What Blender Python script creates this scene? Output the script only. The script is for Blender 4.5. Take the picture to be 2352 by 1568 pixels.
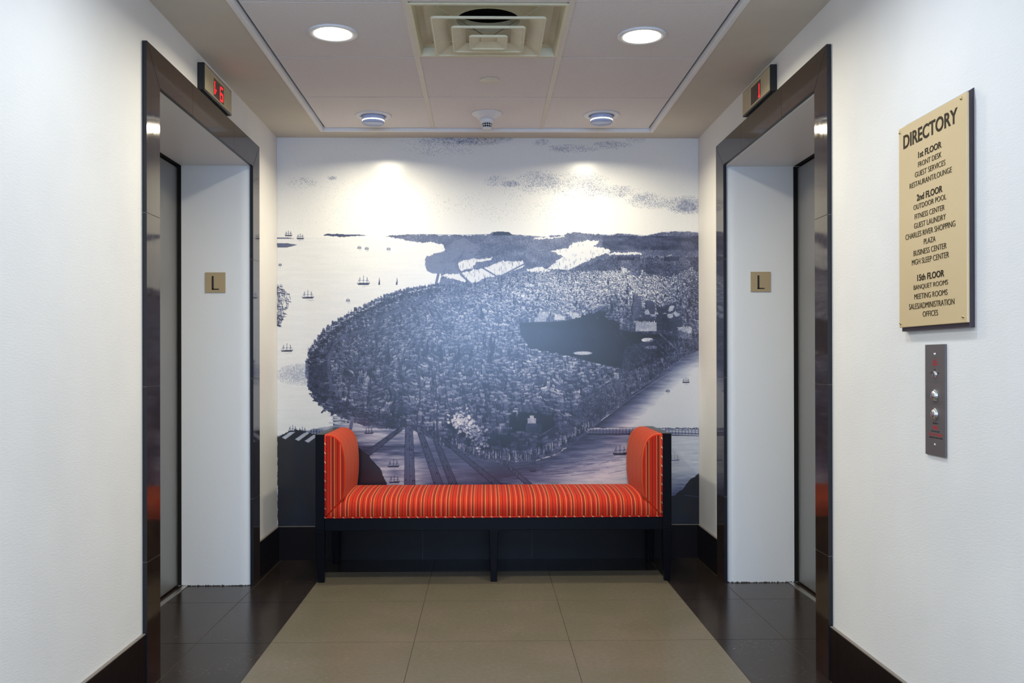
import bpy, math, random
import numpy as np
from mathutils import Vector, Matrix

# ---------------------------------------------------------------- camera, world, lights, exposure
sc = bpy.context.scene
for o in list(bpy.data.objects):
    bpy.data.objects.remove(o)
C = sc.collection

F_PX, YAW, PITCH, ROLL, CX, CY, HC = 2133.65, .01777, .00275, -.00205, 1151.88, 822.36, 1.144
def cam_basis():
    right = Vector((math.cos(YAW), -math.sin(YAW), 0))
    fwd = Vector((math.sin(YAW)*math.cos(PITCH), math.cos(YAW)*math.cos(PITCH), math.sin(PITCH)))
    up = right.cross(fwd)
    r = right*math.cos(ROLL) + up*math.sin(ROLL)
    u = -right*math.sin(ROLL) + up*math.cos(ROLL)
    return r, u, fwd
cam = bpy.data.cameras.new('camera')
co = bpy.data.objects.new('camera', cam)
C.objects.link(co)
r_, u_, f_ = cam_basis()
M = Matrix(((r_.x, u_.x, -f_.x, 0), (r_.y, u_.y, -f_.y, 0), (r_.z, u_.z, -f_.z, HC), (0, 0, 0, 1)))
co.matrix_world = M
cam.sensor_width = 36
cam.sensor_fit = 'HORIZONTAL'
cam.lens = F_PX*36/2352
cam.shift_x = (1176-CX)/2352
cam.shift_y = (CY-784)/2352
cam.clip_start = .02
sc.camera = co

W = bpy.data.worlds.new('world')
sc.world = W
W.use_nodes = True
W.node_tree.nodes['Background'].inputs[0].default_value = (.55, .68, 1, 1)
W.node_tree.nodes['Background'].inputs[1].default_value = .6

sc.view_settings.view_transform = 'Standard'
sc.view_settings.look = 'None'
sc.view_settings.gamma = 1
sc.view_settings.use_curve_mapping = False
sc.view_settings.exposure = 0.0

WARM = (1, .92, .70)
def area(name, loc, rot, sx, sy, power, col, shape='RECTANGLE', spread=180):
    l = bpy.data.lights.new(name, 'AREA')
    l.shape = shape
    l.size = sx
    l.size_y = sy
    l.energy = power
    l.color = col
    l.spread = math.radians(spread)
    o = bpy.data.objects.new(name, l)
    C.objects.link(o)
    o.location = loc
    o.rotation_euler = rot
    return o
# daylight coming down the corridor from its open end behind the photographer
area('daylight', (0.02, -2.95, 1.72), (math.radians(90), 0, 0), 2.2, 1.3, 100, (.40, .62, 1))
def downlight(x, y, power, col=WARM, z=2.40, size=.12, spread=150, tilt=0):
    return area('downlight_lamp', (x, y, z), (tilt, 0, 0), size, size, power, col, 'DISK', spread)
LAMPS_FAR = ((-.592, 4.95), (.622, 4.925))
LAMPS_NEAR = ((-.602, 3.70), (.632, 3.715))
for x, y in LAMPS_FAR:
    downlight(x, y, 8.3, (1, .91, .68), 2.378, .16, 160)
for x, y in LAMPS_NEAR:
    downlight(x, y, 12, WARM, 2.425, .13, 165)
for y in (2.47, 1.25, .03, -1.2):                      # the same ceiling lamps go on behind the photographer
    for x in (-.60, .63):
        downlight(x, y, 6.7, (.79, .89, 1), 2.425, .13, 168)

# ---------------------------------------------------------------- helpers
L, R, YB, H = -1.198, 1.242, 5.378, 2.434
Y0 = -3.0
rnd = random.Random(7)

class MB:
    def __init__(s):
        s.v = []; s.f = []; s.m = []; s.uv = {}; s.sm = []
    def face(s, idx, m=0, smooth=False):
        s.f.append(idx); s.m.append(m); s.sm.append(smooth)
    def box(s, x0, x1, y0, y1, z0, z1, m=0):
        b = len(s.v)
        s.v += [(x0,y0,z0),(x1,y0,z0),(x1,y1,z0),(x0,y1,z0),(x0,y0,z1),(x1,y0,z1),(x1,y1,z1),(x0,y1,z1)]
        for q in ((0,3,2,1),(4,5,6,7),(0,1,5,4),(1,2,6,5),(2,3,7,6),(3,0,4,7)):
            s.face([b+i for i in q], m)
        return s
    def hexa(s, p, m=0):
        b = len(s.v); s.v += [tuple(q) for q in p]
        for q in ((0,3,2,1),(4,5,6,7),(0,1,5,4),(1,2,6,5),(2,3,7,6),(3,0,4,7)):
            s.face([b+i for i in q], m)
        return s
    def prism(s, pts, a, b_, axis='Z', m=0):
        """closed polygon extruded along an axis"""
        n = len(pts); b = len(s.v)
        def P(p, t):
            return {'Z': (p[0], p[1], t), 'Y': (p[0], t, p[1]), 'X': (t, p[0], p[1])}[axis]
        s.v += [P(p, a) for p in pts] + [P(p, b_) for p in pts]
        s.face(list(range(b, b+n))[::-1], m); s.face(list(range(b+n, b+2*n)), m)
        for i in range(n):
            j = (i+1) % n
            s.face([b+i, b+j, b+n+j, b+n+i], m)
        return s
    def lathe(s, prof, cx=0, cy=0, cz=0, n=40, axis='Z', m=0, cap=True, smooth=True):
        b = len(s.v)
        for (r, z) in prof:
            for k in range(n):
                a = 2*math.pi*k/n
                if axis == 'Z': s.v.append((cx+r*math.cos(a), cy+r*math.sin(a), cz+z))
                elif axis == 'X': s.v.append((cx+z, cy+r*math.cos(a), cz+r*math.sin(a)))
                else: s.v.append((cx+r*math.cos(a), cy+z, cz+r*math.sin(a)))
        for i in range(len(prof)-1):
            for k in range(n):
                k2 = (k+1) % n
                s.face([b+i*n+k, b+i*n+k2, b+(i+1)*n+k2, b+(i+1)*n+k], m, smooth)
        if cap:
            if prof[0][0] > 1e-5: s.face([b+k for k in range(n)][::-1], m)
            if prof[-1][0] > 1e-5: s.face([b+(len(prof)-1)*n+k for k in range(n)], m)
        return s
    def tube(s, a, b_, r, n=8, m=0):
        a = Vector(a); b_ = Vector(b_); d = (b_-a).normalized()
        e = d.orthogonal().normalized(); g = d.cross(e)
        b = len(s.v)
        for p in (a, b_):
            for k in range(n):
                t = 2*math.pi*k/n
                s.v.append(tuple(p+e*(r*math.cos(t))+g*(r*math.sin(t))))
        for k in range(n):
            k2 = (k+1) % n
            s.face([b+k, b+k2, b+n+k2, b+n+k], m, True)
        s.face([b+k for k in range(n)][::-1], m); s.face([b+n+k for k in range(n)], m)
        return s
    def build(s, name, mats, parent=None, bevel=0, fix=True):
        me = bpy.data.meshes.new(name)
        me.from_pydata(s.v, [], s.f)
        if not isinstance(mats, (list, tuple)): mats = [mats]
        for m in mats: me.materials.append(m)
        me.polygons.foreach_set('material_index', s.m)
        me.polygons.foreach_set('use_smooth', s.sm)
        if fix:
            import bmesh
            bm = bmesh.new(); bm.from_mesh(me)
            bmesh.ops.recalc_face_normals(bm, faces=bm.faces)
            bm.to_mesh(me); bm.free()
        me.update()
        o = bpy.data.objects.new(name, me)
        C.objects.link(o)
        if parent is not None:
            o.parent = parent
            if parent.type == 'EMPTY':
                o.matrix_parent_inverse = Matrix.Translation(-parent.location)
        if bevel:
            md = o.modifiers.new('bevel', 'BEVEL')
            md.width = bevel; md.segments = 2; md.limit_method = 'ANGLE'; md.angle_limit = math.radians(40)
            md.harden_normals = False
        return o

def tag(o, label=None, cat=None, group=None, kind=None):
    if label: o['label'] = label
    if cat: o['category'] = cat
    if group: o['group'] = group
    if kind: o['kind'] = kind
    return o
def thing(name, loc, label, cat, group=None):
    o = bpy.data.objects.new(name, None)
    o.location = loc; o.empty_display_size = .1
    C.objects.link(o)
    return tag(o, label, cat, group)
def struct(o):
    o['kind'] = 'structure'
    return o
def srgb(r, g, b):
    f = lambda c: (c/255/12.92) if c/255 <= .04045 else ((c/255+.055)/1.055)**2.4
    return (f(r), f(g), f(b), 1)

# ---------------------------------------------------------------- materials
class N:
    """small node-tree helper"""
    def __init__(s, name):
        s.mat = bpy.data.materials.new(name); s.mat.use_nodes = True
        s.t = s.mat.node_tree; s.b = s.t.nodes['Principled BSDF']
    def n(s, typ, **k):
        nd = s.t.nodes.new(typ)
        for a, v in k.items(): setattr(nd, a, v)
        return nd
    def l(s, a, b): s.t.links.new(a, b)
    def obj(s, scale=(1,1,1)):
        tc = s.n('ShaderNodeTexCoord'); mp = s.n('ShaderNodeMapping')
        mp.inputs['Scale'].default_value = scale
        s.l(tc.outputs['Object'], mp.inputs['Vector']); return mp.outputs[0]
    def noise(s, vec, scale, detail=4, rough=.55):
        nd = s.n('ShaderNodeTexNoise'); nd.inputs['Scale'].default_value = scale
        nd.inputs['Detail'].default_value = detail; nd.inputs['Roughness'].default_value = rough
        s.l(vec, nd.inputs['Vector']); return nd.outputs['Fac']
    def ramp(s, fac, stops, interp='LINEAR'):
        nd = s.n('ShaderNodeValToRGB'); cr = nd.color_ramp; cr.interpolation = interp
        while len(cr.elements) > len(stops): cr.elements.remove(cr.elements[-1])
        while len(cr.elements) < len(stops): cr.elements.new(1)
        for e, (p, c) in zip(cr.elements, stops):
            e.position = p; e.color = c if isinstance(c, tuple) else (c, c, c, 1)
        s.l(fac, nd.inputs['Fac']); return nd.outputs['Color']
    def mix(s, fac, a, b, mode='MIX'):
        nd = s.n('ShaderNodeMix', data_type='RGBA', blend_type=mode)
        for sock, v in ((nd.inputs['Factor'], fac), (nd.inputs['A'], a), (nd.inputs['B'], b)):
            if hasattr(v, 'is_output'): s.l(v, sock)
            else: sock.default_value = v
        return nd
    def mixc(s, fac, a, b, mode='MIX'):
        nd = s.n('ShaderNodeMix', data_type='RGBA', blend_type=mode)
        ins = [nd.inputs[0], nd.inputs[6], nd.inputs[7]]
        for sock, v in zip(ins, (fac, a, b)):
            if isinstance(v, bpy.types.NodeSocket): s.l(v, sock)
            else: sock.default_value = v
        return nd.outputs[2]
    def math(s, op, a, b=0):
        nd = s.n('ShaderNodeMath', operation=op)
        for sock, v in zip(nd.inputs, (a, b)):
            if isinstance(v, bpy.types.NodeSocket): s.l(v, sock)
            else: sock.default_value = v
        return nd.outputs[0]
    def bump(s, h, strength=.2, dist=.002):
        nd = s.n('ShaderNodeBump'); nd.inputs['Strength'].default_value = strength
        nd.inputs['Distance'].default_value = dist
        s.l(h, nd.inputs['Height']); s.l(nd.outputs[0], s.b.inputs['Normal'])
    def base(s, v):
        if isinstance(v, bpy.types.NodeSocket): s.l(v, s.b.inputs['Base Color'])
        else: s.b.inputs['Base Color'].default_value = v
    def set(s, rough=.5, metal=0, spec=.5):
        s.b.inputs['Roughness'].default_value = rough
        s.b.inputs['Metallic'].default_value = metal
        s.b.inputs['Specular IOR Level'].default_value = spec
        return s

def plain(name, col, rough=.5, metal=0, var=.06, scale=40, spec=.5):
    m = N(name); m.set(rough, metal, spec)
    f = m.noise(m.obj(), scale)
    d = tuple(c*(1-var) for c in col[:3])+(1,); e = tuple(min(1, c*(1+var)) for c in col[:3])+(1,)
    m.base(m.ramp(f, [(.3, d), (.7, e)]))
    return m.mat

def mat_vinyl():
    m = N('wall_vinyl'); m.set(.62)
    v = m.obj((1, .14, 1)); 
    # horizontal ripples of the embossed vinyl wallcovering: long along the wall, short in height
    f = m.noise(m.obj((1, .20, 1)), 300, 3, .6)
    g = m.noise(m.obj((1, 1, 1)), 2.2, 2)
    m.base(m.mixc(m.ramp(g, [(.35, 0.0), (.65, 1.0)]), srgb(233, 231, 228), srgb(239, 237, 233)))
    m.bump(f, .30, .0014)
    return m.mat
def mat_jamb():
    m = N('white_paint_scuffed'); m.set(.42)
    vo = m.obj()
    tc = m.n('ShaderNodeSeparateXYZ'); m.l(vo, tc.inputs[0])
    z = tc.outputs['Z']
    scuff = m.noise(m.obj((6, 6, 60)), 5, 6, .7)
    band = m.noise(vo, 6, 2)
    sm = m.math('MULTIPLY', m.ramp(scuff, [(.66, 0.0), (.74, 1.0)]), m.ramp(z, [(.0, 1.0), (.9, 0.0)]))
    sm = m.math('MULTIPLY', sm, m.ramp(band, [(.45, 0.0), (.6, 1.0)]))
    edge = m.math('LESS_THAN', m.math('ADD', z, m.math('MULTIPLY', m.noise(vo, 130, 4), .022)), .0145)
    tot = m.math('MAXIMUM', m.math('MULTIPLY', sm, .7), edge)
    m.base(m.mixc(tot, srgb(232, 233, 234), srgb(74, 68, 62)))
    m.bump(m.noise(vo, 45, 4), .25, .002)
    return m.mat
def mat_stone(name, c1, c2, fleck, rough, fl=.62, flw=.1):
    m = N(name); m.set(rough)
    vo = m.obj()
    big = m.noise(vo, 3.2, 5, .6)
    fine = m.noise(vo, 55, 6, .7)
    base = m.mixc(m.ramp(big, [(.35, 0.0), (.65, 1.0)]), c1, c2)
    base = m.mixc(m.ramp(fine, [(.3, 0.0), (.75, .45)]), base, tuple(x*.6 for x in c1[:3])+(1,))
    st = m.noise(m.obj((1, 2.6, 1)), 48, 8, .75)
    patch = m.noise(vo, 5, 3)
    k = m.math('MULTIPLY', m.ramp(st, [(fl, 0.0), (fl+flw, 1.0)]), m.ramp(patch, [(.4, .15), (.65, 1.0)]))
    base = m.mixc(m.math('MULTIPLY', k, .8), base, fleck)
    m.base(base)
    m.l(m.ramp(fine, [(.2, rough*.85), (.8, rough*1.2)]), m.b.inputs['Roughness'])
    return m.mat
def mat_frame_tile():
    m = N('polished_dark_tile'); m.set(.12, 0, .45)
    vo = m.obj()
    f = m.noise(vo, 14, 6, .65)
    m.base(m.ramp(f, [(.3, srgb(38, 27, 22)), (.7, srgb(52, 39, 32))]))
    m.l(m.ramp(m.noise(vo, 30, 4), [(.3, .05), (.7, .10)]), m.b.inputs['Roughness'])
    return m.mat
def mat_brushed(name, col, rough=.35, sc_=(1, 1, .02)):
    m = N(name); m.set(rough, 1)
    f = m.noise(m.obj(sc_), 400, 3)
    m.base(m.ramp(f, [(.3, tuple(c*.86 for c in col[:3])+(1,)), (.7, col)]))
    m.l(m.ramp(f, [(.2, rough*.85), (.8, rough*1.2)]), m.b.inputs['Roughness'])
    return m.mat
def emis(name, col, strength):
    m = N(name); m.base((col[0]*.5, col[1]*.5, col[2]*.5, 1)); m.set(.4)
    m.b.inputs['Emission Color'].default_value = col
    m.b.inputs['Emission Strength'].default_value = strength
    return m.mat
def mat_lacquer():
    m = N('black_lacquer'); m.set(.30, 0, .14)
    vo = m.obj()
    chips = m.noise(vo, 38, 8, .75)
    where = m.noise(vo, 7, 2)
    k = m.math('MULTIPLY', m.ramp(chips, [(.70, 0.0), (.73, 1.0)]), m.ramp(where, [(.52, 0.0), (.6, 1.0)]))
    m.base(m.mixc(k, srgb(9, 11, 18), srgb(120, 125, 140)))
    m.bump(m.noise(vo, 30, 3), .1, .002)
    return m.mat
def mat_fabric(name='striped_fabric'):
    m = N(name); m.set(.72, 0, .3)
    uv = m.n('ShaderNodeUVMap'); uv.uv_map = 'UVMap'
    sp = m.n('ShaderNodeSeparateXYZ'); m.l(uv.outputs[0], sp.inputs[0])
    P = .1295
    u = m.math('FRACT', m.math('DIVIDE', m.math('ADD', sp.outputs['X'], 10*P + .746 + .01), P))
    red, red2, dred = srgb(206, 42, 0), srgb(194, 28, 2), srgb(160, 14, 14)
    ol, dk, cr_, yl = srgb(112, 58, 18), srgb(84, 32, 16), srgb(226, 142, 88), srgb(222, 164, 84)
    sh = .01/P
    S = []
    def st(p, c): S.append((p+sh, c))
    seq = [(-.077, red), (-.013, cr_), (.013, red2), (.085, dk), (.118, red), (.192, cr_), (.217, dred),
           (.270, ol), (.300, cr_), (.325, red), (.44, dk), (.468, red), (.53, red2), (.614, cr_),
           (.638, dred), (.722, ol), (.748, yl), (.773, red), (.87, dk), (.895, red2)]
    for p, c in seq: st(max(p, -sh), c)
    m1 = m.ramp(u, S, 'CONSTANT')
    weave = m.noise(m.obj((1, 1, 1)), 700, 2)
    col = m.mixc(m.ramp(weave, [(.3, 0.0), (.7, .3)]), m1, dred)
    m.base(col)
    m.bump(weave, .3, .001)
    try:
        m.b.inputs['Sheen Weight'].default_value = .15
        m.b.inputs['Sheen Tint'].default_value = (1, .5, .3, 1)
    except Exception: pass
    return m.mat
def mat_piping():
    m = N('piping_cord'); m.set(.7)
    tc = m.n('ShaderNodeTexCoord'); sp = m.n('ShaderNodeSeparateXYZ'); m.l(tc.outputs['Object'], sp.inputs[0])
    s_ = m.math('ADD', m.math('MULTIPLY', sp.outputs['X'], 1.0), m.math('MULTIPLY', sp.outputs['Z'], 1.0))
    f = m.math('FRACT', m.math('MULTIPLY', m.math('ADD', s_, 20), 21))
    m.base(m.ramp(f, [(0, srgb(196, 30, 26)), (.62, srgb(150, 18, 22)), (.7, srgb(220, 170, 130)), (.86, srgb(196, 30, 26))], 'CONSTANT'))
    return m.mat
def mat_print():
    m = N('printed_mural'); m.set(.25, 0, .8)
    a = m.n('ShaderNodeAttribute'); a.attribute_name = 'print'
    g = m.noise(m.obj((1, 1, .15)), 500, 2)
    m.base(m.mixc(1.0, a.outputs['Color'], m.ramp(g, [(.3, .93), (.7, 1.0)]), 'MULTIPLY'))
    m.bump(m.noise(m.obj(), 260, 3), .05, .001)
    return m.mat

MV = mat_vinyl(); MJ = mat_jamb(); MTILE = mat_frame_tile()
MDARK = mat_stone('dark_floor_tile', srgb(36, 28, 24), srgb(47, 38, 32), srgb(150, 142, 132), .2, .58)
MDARK.node_tree.nodes['Principled BSDF'].inputs['Specular IOR Level'].default_value = .2
MLIGHT = mat_stone('light_floor_tile', srgb(104, 98, 80), srgb(115, 104, 90), srgb(190, 184, 168), .34, .575)
MBASE = mat_stone('baseboard_tile', srgb(20, 15, 15), srgb(27, 20, 19), srgb(44, 38, 36), .3, .75)
MBASE.node_tree.nodes['Principled BSDF'].inputs['Specular IOR Level'].default_value = .2
MGROUT = plain('grout', srgb(66, 58, 50), .8)
MGLINE = plain('tile_edge_grout', srgb(110, 100, 90), .8)
MEDGE = plain('tile_top_edge', srgb(120, 112, 104), .5)
MCEIL = plain('ceiling_paint', srgb(214, 208, 194), .8, var=.015, scale=12)
MCT = N('acoustic_tile'); MCT.set(.85)
_f = MCT.noise(MCT.obj(), 210, 5, .7)
MCT.base(MCT.ramp(_f, [(.3, srgb(222, 218, 219)), (.5, srgb(236, 232, 232))])); MCT.bump(_f, .25, .002); MCT = MCT.mat
MTBAR = plain('ceiling_tee_metal', srgb(226, 220, 208), .45, var=.03)
MTRIMW = plain('white_ceiling_molding', srgb(240, 240, 240), .4, var=.02)
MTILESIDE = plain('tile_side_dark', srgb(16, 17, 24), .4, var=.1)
MBLACK = plain('black_gap', (.004, .004, .004, 1), .9)
MDOOR = mat_brushed('brushed_steel_door', (.40, .39, .375, 1), .42)
MSILL = mat_brushed('aluminium_sill', (.62, .6, .56, 1), .35, (1, .02, 1))
MSTEEL = mat_brushed('brushed_bronze_plate', (.17, .15, .15, 1), .5, (1, .02, 1)); MSTEEL.node_tree.nodes['Principled BSDF'].inputs['Metallic'].default_value = .45
MCHROME = plain('chrome', (.75, .75, .76, 1), .12, 1, .03)
MBRASS = plain('brass_screw', (.55, .42, .2, 1), .25, 1)
MLAC = mat_lacquer(); MFAB = mat_fabric(); MPIPE = mat_piping()
MPRINT = mat_print()
MLENS = emis('lamp_lens', (1, .93, .78, 1), 14)
MWPL = plain('white_enamel', srgb(236, 236, 238), .35, var=.02)
MDRUM = plain('daylit_frosted_glass', srgb(186, 200, 236), .25, var=.03)  # blue of the reflected daylight is put into the glass colour
MDIFF = plain('diffuser_enamel', srgb(228, 222, 192), .45, var=.03)
MLED = emis('red_led', (1, .01, .015, 1), 2.2)
MLEDWIN = plain('display_window', srgb(66, 34, 30), .2)
MIVORY = plain('display_faceplate', srgb(188, 174, 140), .42, var=.05)
MBOX = plain('display_housing', srgb(22, 22, 24), .35, var=.1)
MTAN = plain('tan_sign_acrylic', srgb(214, 188, 142), .3, var=.015, scale=6)
MTAN2 = plain('tan_level_plate', srgb(176, 156, 122), .3, var=.02)
MTANE = plain('acrylic_sign_edge', srgb(226, 212, 196), .3)
MSIGNB = plain('sign_backer', srgb(62, 52, 58), .3)
MTXT = plain('engraved_brown_lettering', srgb(40, 28, 15), .6, spec=.2)
MTXTB = plain('engraved_black_lettering', srgb(30, 24, 22), .5)
MRED = plain('engraved_red_lettering', srgb(190, 30, 40), .5)

# ---------------------------------------------------------------- structure: floor
TX, TW, TY, TD = -.291, .634, 3.794, .6385
FL, FR, FEND = -.873, .943, 5.055
fl = MB()
fl.box(-1.62, 1.66, Y0, YB+.1, -.06, -.0012, 0)
rows = [TY+TD*k for k in range(-11, 2)] + [FEND, YB+.05]
rows = [y for y in rows if y > Y0] 
rows = [Y0] + rows
g = .0016
for a, b in zip(rows[:-1], rows[1:]):
    far = a >= FEND-1e-6
    xs = [-1.61, -1.172, FL, TX, TX+TW, FR, 1.229, 1.65]
    for i, (x0, x1) in enumerate(zip(xs[:-1], xs[1:])):
        light = (2 <= i <= 4) and not far
        fl.box(x0+g, x1-g, a+g, b-g, -.01, 0, 2 if light else 1)
struct(fl.build('floor', [MGROUT, MDARK, MLIGHT]))

# ---------------------------------------------------------------- structure: walls with the two elevator recesses
NZ = 2.142
def side_wall(name, side, face, ynear, yfar):
    s = side                                           # -1 left, +1 right
    back = face + s*.42
    w = MB()
    def arc(y0, sgn):                                  # plaster bullnose where the wall turns into the recess
        pts = []
        rx, ry = .055, .022
        for k in range(9):
            t = k/8*math.pi/2
            pts.append((face + s*rx*(1-math.cos(t)), y0 + sgn*ry*(1-math.sin(t))))
        return pts
    # near piece (camera side of the opening) and far piece
    near = [(face, Y0)] + arc(ynear, -1)[0:] + [(back, ynear), (back, Y0)]
    far = [(face, YB)] + arc(yfar, 1)[0:] + [(back, yfar), (back, YB)]
    for poly in (near, far):
        n = len(poly); b = len(w.v)
        w.v += [(p[0], p[1], 0) for p in poly] + [(p[0], p[1], H+.1) for p in poly]
        for i in range(n):
            j = (i+1) % n
            pa, pb = poly[i], poly[j]
            flat = abs(pa[0]-face) < 1e-4 and abs(pb[0]-face) < 1e-4
            arc_ = 1 <= i <= 8
            w.face([b+i, b+j, b+n+j, b+n+i], 0 if flat else 1, False)
        w.face(list(range(b+n, b+2*n)), 0)
    x0, x1 = sorted((face, back))
    b = len(w.v)
    # header over the opening, meeting the straight wall face where the bullnose starts
    hp = [(face, ynear-.022), (face, yfar+.022), (back, yfar+.022), (back, ynear-.022)]
    w.v += [(p[0], p[1], NZ) for p in hp] + [(p[0], p[1], H+.1) for p in hp]
    for i in range(4):
        j = (i+1) % 4
        w.face([b+i, b+j, b+4+j, b+4+i], 0)
    w.face([b, b+1, b+2, b+3], 1)
    o = struct(w.build(name, [MV, MJ]))
    me = o.data
    for p in me.polygons:                              # recess ceiling gets the jamb's paint
        if abs(p.normal.z) > .9 and abs(p.center.z-NZ) < .01: p.material_index = 1
    return o
side_wall('wall_left', -1, L, 3.402, 4.762)
side_wall('wall_right', 1, R, 3.430, 4.760)
w = MB().box(L-.42, R+.42, YB, YB+.12, -.05, H+.1)
struct(w.build('wall_back', MV))

# ---------------------------------------------------------------- structure: ceiling (plaster border and tile grid)
GX, GY, GZ, GS = -.899, 5.2115, 2.4486, .6096
c = MB()
bx0, bx1, by1 = GX-.012, GX+3*GS+.012, GY+.012
c.box(L-.4, bx0, Y0, YB, H, H+.06)
c.box(bx1, R+.4, Y0, YB, H, H+.06)
c.box(bx0, bx1, by1, YB, H, H+.06)
ceil = struct(c.build('ceiling', MCEIL))
c = MB()
c.box(bx0-.05, bx1+.05, Y0, YB, H+.22, H+.24)
struct(c.build('trim_ceiling_deck', MBLACK))
# molding round the tile field
t = MB()
def molding(mb, x0, x1, y0, y1): mb.box(x0, x1, y0, y1, H-.0035, GZ+.012)
molding(t, bx0-.011, bx0+.010, Y0, by1+.011)
molding(t, bx1-.010, bx1+.011, Y0, by1+.011)
molding(t, bx0+.010, bx1-.010, by1-.010, by1+.011)
struct(t.build('trim_ceiling_molding', MTRIMW, None, .002))
t = MB()
for i in (1, 2):
    x = GX+i*GS
    t.box(x-.0115, x+.0115, Y0, GY, GZ-.002, GZ+.03)
    t.box(x-.0150, x-.0120, Y0, GY, GZ+.0035, GZ+.006, 1)
    t.box(x+.0120, x+.0150, Y0, GY, GZ+.0035, GZ+.006, 1)
for j in range(1, 14):
    y = GY-j*GS
    for i in range(3):
        if j in (2, 3) and i == 1: continue
        t.box(GX+i*GS+.012, GX+(i+1)*GS-.012, y-.0045, y+.0045, GZ+.004, GZ+.02, 2)
struct(t.build('trim_ceiling_grid', [MTBAR, MBLACK, plain('tee_in_reveal', srgb(120, 112, 106), .6)]))
def hole_tile(mb, x0, x1, y0, y1, z0, z1): mb.box(x0, x1, y0, y1, z0, z1)
first = None
for j in range(13):
    for i in range(3):
        if (i, j) == (1, 2): continue
        x0, y1 = GX+i*GS+.008, GY-j*GS-.0035
        dz = rnd.uniform(0, .0015)
        q = MB().box(x0, x0+GS-.016, y1-GS+.007, y1, GZ+dz, GZ+dz+.016)
        o = q.build('ceiling_tile', MCT, ceil, .0015)

# ---------------------------------------------------------------- elevator frames, doors, baseboards
def elevator(num, side, face, yo0, yo1, yi0, yi1, zo, zi, labels):
    s = side
    xf = face - s*.016                                  # front plane of the tiles, toward the corridor
    x0, x1 = sorted((face-s*.0002, xf))
    zj = [0, .4425, 1.056, 1.665]
    gq = .0011
    m = MB()
    def quadprism(pts, mat=0):
        m.prism(pts, x0, x1, 'X', mat)
    zs = zj + [None]
    for (a, b, near) in ((yo0, yi0, True), (yi1, yo1, False)):
        for k in range(4):
            z0 = zj[k]+(gq if k else 0)
            if k < 3:
                quadprism([(a, z0), (b, z0), (b, zj[k+1]-gq), (a, zj[k+1]-gq)])
            else:
                if near: quadprism([(a, z0), (b, z0), (b, zi-gq*2), (a, zo-gq*2)])
                else: quadprism([(a, z0), (b, z0), (b, zo-gq*2), (a, zi-gq*2)])
    # head: three tiles between mitred corners
    ys = [yo0, 3.78 if s < 0 else 3.815, 4.40 if s < 0 else 4.417, yo1]
    quadprism([(yo0+gq, zo), (ys[1]-gq, zo), (ys[1]-gq, zi), (yi0+gq, zi)])
    quadprism([(ys[1]+gq, zo), (ys[2]-gq, zo), (ys[2]-gq, zi), (ys[1]+gq, zi)])
    quadprism([(ys[2]+gq, zo), (yo1-gq, zo), (yi1-gq, zi), (ys[2]+gq, zi)])
    # grout bed seen in the joints
    xa, xb = sorted((face-s*.0001, xf+s*.0012))
    def bed(pts): m.prism(pts, xa, xb, 'X', 1)
    e = .0006
    bed([(yo0+e, 0), (yi0-e, 0), (yi0-e, zi), (yo0+e, zo-e)])
    bed([(yi1+e, 0), (yo1-e, 0), (yo1-e, zo-e), (yi1+e, zi)])
    bed([(yo0+e, zo-e), (yo1-e, zo-e), (yi1+e, zi+e), (yi0-e, zi+e)])
    o = m.build('trim_%d' % num, [MTILE, MGLINE, MTILESIDE])
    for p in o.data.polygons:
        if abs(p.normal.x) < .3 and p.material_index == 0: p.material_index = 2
    struct(o)
    # landing door
    xd = face + s*.366
    d = thing('door_%d' % num, (xd, (yi0+yi1)/2, 0), None, None); d['kind'] = 'structure'
    a, b = sorted((xd, xd+s*.03))
    mid = (yi0+yi1)/2
    for (p, q) in ((yi0-.04, mid-.002), (mid+.002, yi1-.004)):
        MB().box(a, b, p, q, .008, NZ-.012).build('door_panel', MDOOR, d, .002)
    a, b = sorted((xd+s*.032, xd+s*.05))
    MB().box(a, b, yi0-.04, yi1, .0, NZ).build('shaft_backing', MBLACK, d)
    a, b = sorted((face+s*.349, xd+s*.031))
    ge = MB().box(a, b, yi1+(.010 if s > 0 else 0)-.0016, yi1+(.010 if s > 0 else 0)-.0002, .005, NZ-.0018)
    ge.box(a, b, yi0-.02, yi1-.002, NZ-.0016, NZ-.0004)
    ge.build('door_gap_shade', MBLACK, d)  # shade of the gap round the door, put in as thin black strips
    a, b = sorted((xd-s*.050, xd-s*.026))
    sm = MB().box(a, b, yi0-.03, yi1-.001, .0, .004)
    sm.build('sill', MSILL, d, .001)
elevator(1, -1, L, 3.270, 4.896, 3.402, 4.762, 2.268, 2.140, None)
elevator(2, 1, R, 3.302, 4.900, 3.430, 4.750, 2.276, 2.148, None)

BBH = .194
def baseboard(name, segs, mk):
    """segs: list of (a,b) along the wall, tiles with hairline joints; mk maps (t, depth, z) to a point"""
    m = MB()
    for (a, b) in segs:
        p = [mk(a+.0009, .0002, 0), mk(b-.0009, .0002, 0), mk(b-.0009, .012, 0), mk(a+.0009, .012, 0)]
        q = [(x, y, BBH-.003) for x, y, _ in p]
        m.hexa([(x, y, 0) for x, y, _ in p] + q)
        m.hexa([(x, y, BBH-.003) for x, y, _ in p] + [(x, y, BBH) for x, y, _ in p], 1)
    a, b = segs[0][0], segs[-1][1]
    p = [mk(a+.001, .0002, 0), mk(b-.001, .0002, 0), mk(b-.001, .0108, 0), mk(a+.001, .0108, 0)]
    m.hexa([(x, y, 0) for x, y, _ in p] + [(x, y, BBH-.004) for x, y, _ in p], 2)
    struct(m.build(name, [MBASE, MEDGE, MGLINE]))
def cuts(a, b, joints):
    js = [a] + [j for j in sorted(joints) if a+.01 < j < b-.01] + [b]
    return list(zip(js[:-1], js[1:]))
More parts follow.
